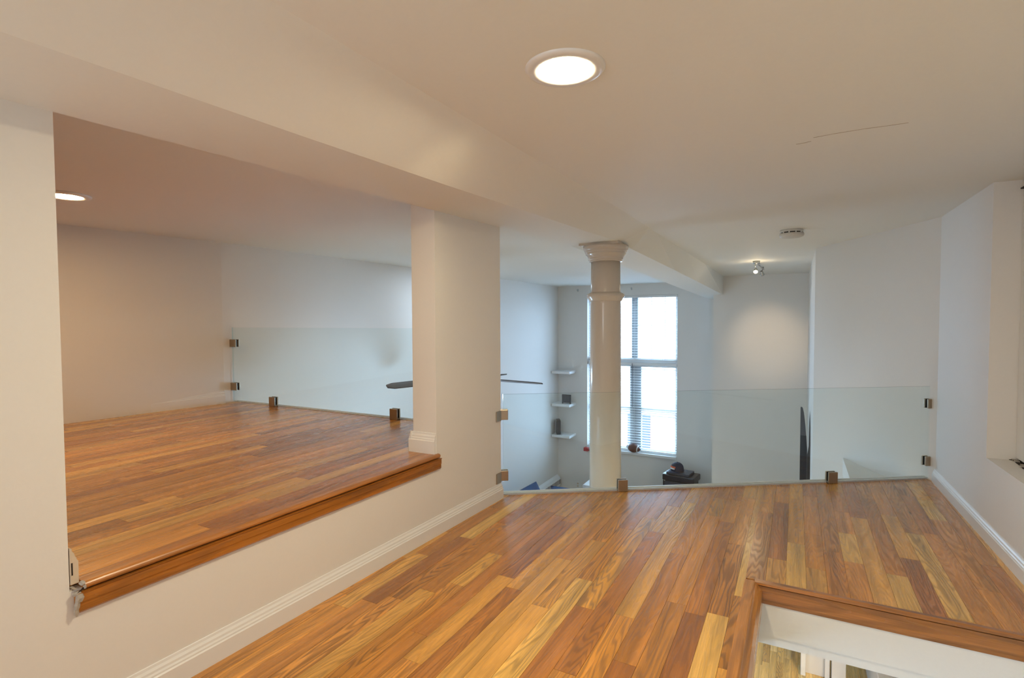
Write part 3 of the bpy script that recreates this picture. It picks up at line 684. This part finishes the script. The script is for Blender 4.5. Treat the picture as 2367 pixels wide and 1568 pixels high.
# ---------------------------------------------------------------- printer, stand and cap under the window
ex, ey = -1.545, 8.45
rz = Matrix.Translation((ex, ey, 0)) @ Matrix.Rotation(math.radians(-8), 4, 'Z')
e = empty('media_cabinet', (ex, ey, LOW), 'low black cabinet under the printer beside the window', 'cabinet')
B().box(-.25, .25, -.18, .18, LOW, -1.70, .006, 1).out('body', M['black'], e, rot=rz)
B().box(-.28, .28, -.20, .20, -1.70, -1.655, .006, 1).out('top', M['darkgrey'], e, rot=rz)
for x in (-.245, .005): B().box(x, x + .24, -.188, -.18, LOW + .05, -1.72, .003, 1).out('door', M['blackgloss'], e, rot=rz)
e = empty('printer', (ex, ey, -1.655), 'black office printer on the low cabinet below window corner', 'printer')
B().box(-.235, .215, -.17, .17, -1.655, -1.50, .012, 2).out('body', M['black'], e, rot=rz)
B().box(-.240, .245, -.18, .17, -1.497, -1.405, .014, 2).out('scanner_lid', M['black'], e, rot=rz)
B().box(-.20, .19, -.19, -.165, -1.60, -1.51, .004, 1).out('paper_slot', M['darkgrey'], e, rot=rz)
B().box(-.06, .06, -.2, -.185, -1.575, -1.545, .003, 1).out('display', M['blackgloss'], e, rot=rz)
for x in (-.2, .19): B().lathe([(.008, -.188), (.008, -.178)], (x, 0, -1.50), 12, axis='Y').out('button', M['steel'], e, rot=rz)
B().box(-.19, .16, -.14, .13, -1.406, -1.368, .006, 1).out('paper_feeder', M['darkgrey'], e, rot=rz)
tag(B().box(-.235, -.195, -.17, .12, -1.404, -1.400).out('lid_reflection', M['white'], rot=rz), 'white reflection painted on printer lid under the cap', 'reflection')  # white strip standing in for light reflecting off the lid top
e = empty('baseball_cap', (-1.60, 8.40, -1.402), 'dark navy cap with orange and white front patch on printer', 'cap')
cr = rz @ Matrix.Translation((-.055, -.03, -1.366)) @ Matrix.Rotation(math.radians(-25), 4, 'Z')
prof = [(.095, 0), (.100, .02), (.099, .05), (.090, .085), (.072, .112), (.045, .130), (.012, .138)]
B().lathe([(r, h) for r, h in prof], (0, 0, 0), 28).out('crown', M['navy'], e, rot=cr)
B().lathe([(.010, .137), (.009, .143), (.002, .145)], (0, 0, 0), 12).out('button', M['navy'], e, rot=cr)
rows = []
for i in range(13):
    a = math.radians(-150 + 120 * i / 12); rows.append([(.094 * math.cos(a), .094 * math.sin(a), .012), ((.094 + .04) * math.cos(a) * .93, (.094 + .045 * math.sin(PI * i / 12)) * math.sin(a), .010 + .006 * math.sin(PI * i / 12)), (.13 * math.cos(a) * .9, (.094 + .085 * math.sin(PI * i / 12)) * math.sin(a), .0)])
B().grid(rows, smooth=True).out('brim', M['navy'], e, rot=cr)
def patch(a0, a1, h0, h1, mat, nm):
    rws = []
    for i in range(7):
        a = math.radians(a0 + (a1 - a0) * i / 6); r0, r1 = .1015, .0965
        rws.append([(r0 * math.cos(a), r0 * math.sin(a), h0), (r1 * math.cos(a), r1 * math.sin(a), h1)])
    return B().grid(rws, smooth=True).out(nm, mat, e, rot=cr)
patch(-135, -62, .062, .088, M['orange'], 'patch_stripe'); patch(-138, -70, .040, .0615, M['white'], 'patch_letters')

# ---------------------------------------------------------------- dark boards leaning by the return wall
def leaning(outline, y, t, label, mat):
    vs_ = [(x, y, z) for x, z in outline] + [(x, y + t, z) for x, z in outline]; n = len(outline)
    fs_ = [tuple(range(n)), tuple(range(2 * n - 1, n - 1, -1))] + [(i, (i + 1) % n, n + (i + 1) % n, n + i) for i in range(n)]
    e = empty('board', (outline[0][0], y, outline[0][1]), label, 'board', 'dark tapered boards by the wall')
    pyd('board_body', vs_, fs_, mat, e); return e
zt = -.03
o1 = [(.060, LOW + .0), (.133, LOW), (.133, -.52), (.128, -.45), (.120, -.35), (.112, -.25), (.103, -.16), (.094, -.09), (.084, -.045), (.076, zt), (.060, zt)]
e = leaning(o1, 7.0, .03, 'tall black board with cut off curved top, nearest the pale far wall', M['darkgrey'])
pyd('inset_panel', [(.0605, 6.997, LOW + .02), (.1295, 6.997, LOW + .02), (.1295, 6.997, -.50), (.122, 6.997, -.36), (.0605, 6.997, -.36), (.0605, 7.0, LOW + .02), (.1295, 7.0, LOW + .02), (.1295, 7.0, -.50), (.122, 7.0, -.36), (.0605, 7.0, -.36)],
    [(0, 1, 2, 3, 4), (5, 6, 7, 8, 9), (0, 1, 6, 5), (1, 2, 7, 6), (2, 3, 8, 7), (3, 4, 9, 8), (4, 0, 5, 9)], M['blackgloss'], e)
leaning([(.112, LOW), (.1405, LOW), (.1415, -.62), (.1415, -.25), (.1395, -.08), (.1365, .03), (.1335, .087), (.1300, .0), (.1282, -.12), (.1270, -.27), (.122, -.31), (.114, -.36)], 6.0, .03, 'slim black board with pointed top touching the return wall', M['black'])

# ---------------------------------------------------------------- lower level seen through the stair opening
def jamb(px, x0, x1, y, nm, mat, par): return B().box(x0, x1, y, y + .12, LOW, -.76, .003, 1).out(nm, mat, par)
e = empty('door_2', (.24, 5.4, LOW)); e['kind'] = 'structure'
jamb(0, .078, .118, 5.40, 'casing', M['white'], e)
jamb(0, .118, .268, 5.46, 'jamb_panel', M['wall'], e)
jamb(0, .268, .305, 5.40, 'casing', M['white'], e)
jamb(0, .318, .425, 5.36, 'door_edge', M['white'], e)
t = empty('console_table', (.9, 5.4, LOW), 'white table with a black cable below the stair opening', 'table')
B().box(.61, 1.1, 4.9, 5.9, LOW + .0, LOW + .42, .004, 1).out('body', M['white'], t)
B().box(.60, 1.12, 4.88, 5.92, LOW + .42, LOW + .45, .004, 1).out('table_top', M['white'], t)
tag(B().tube([(.66, 5.62, LOW + .456), (.70, 5.5, LOW + .456), (.72, 5.3, LOW + .456), (.80, 5.1, LOW + .456)], .005, 6).out('cable', M['black']), 'thin black cable lying across the white table downstairs', 'cable')

# ---------------------------------------------------------------- outside
struct(B().box(-30, 30, 9.4, 60, -9, -8.9).out('ground', M['street']))
e = empty('building', (-9, 32, -8.9), 'low pale brick building across the street seen through blinds', 'building')
B().box(-16, 4, 30, 36, -8.9, -3.2).out('brick_wall', M['brick'], e)
B().box(-16.2, 4.2, 29.8, 36.2, -3.2, -2.9).out('cornice', M['white'], e)
for i in range(6): B().box(-14.5 + i * 3, -13.2 + i * 3, 29.95, 30.02, -6.4, -4.4).out('window', M['darkgrey'], e)
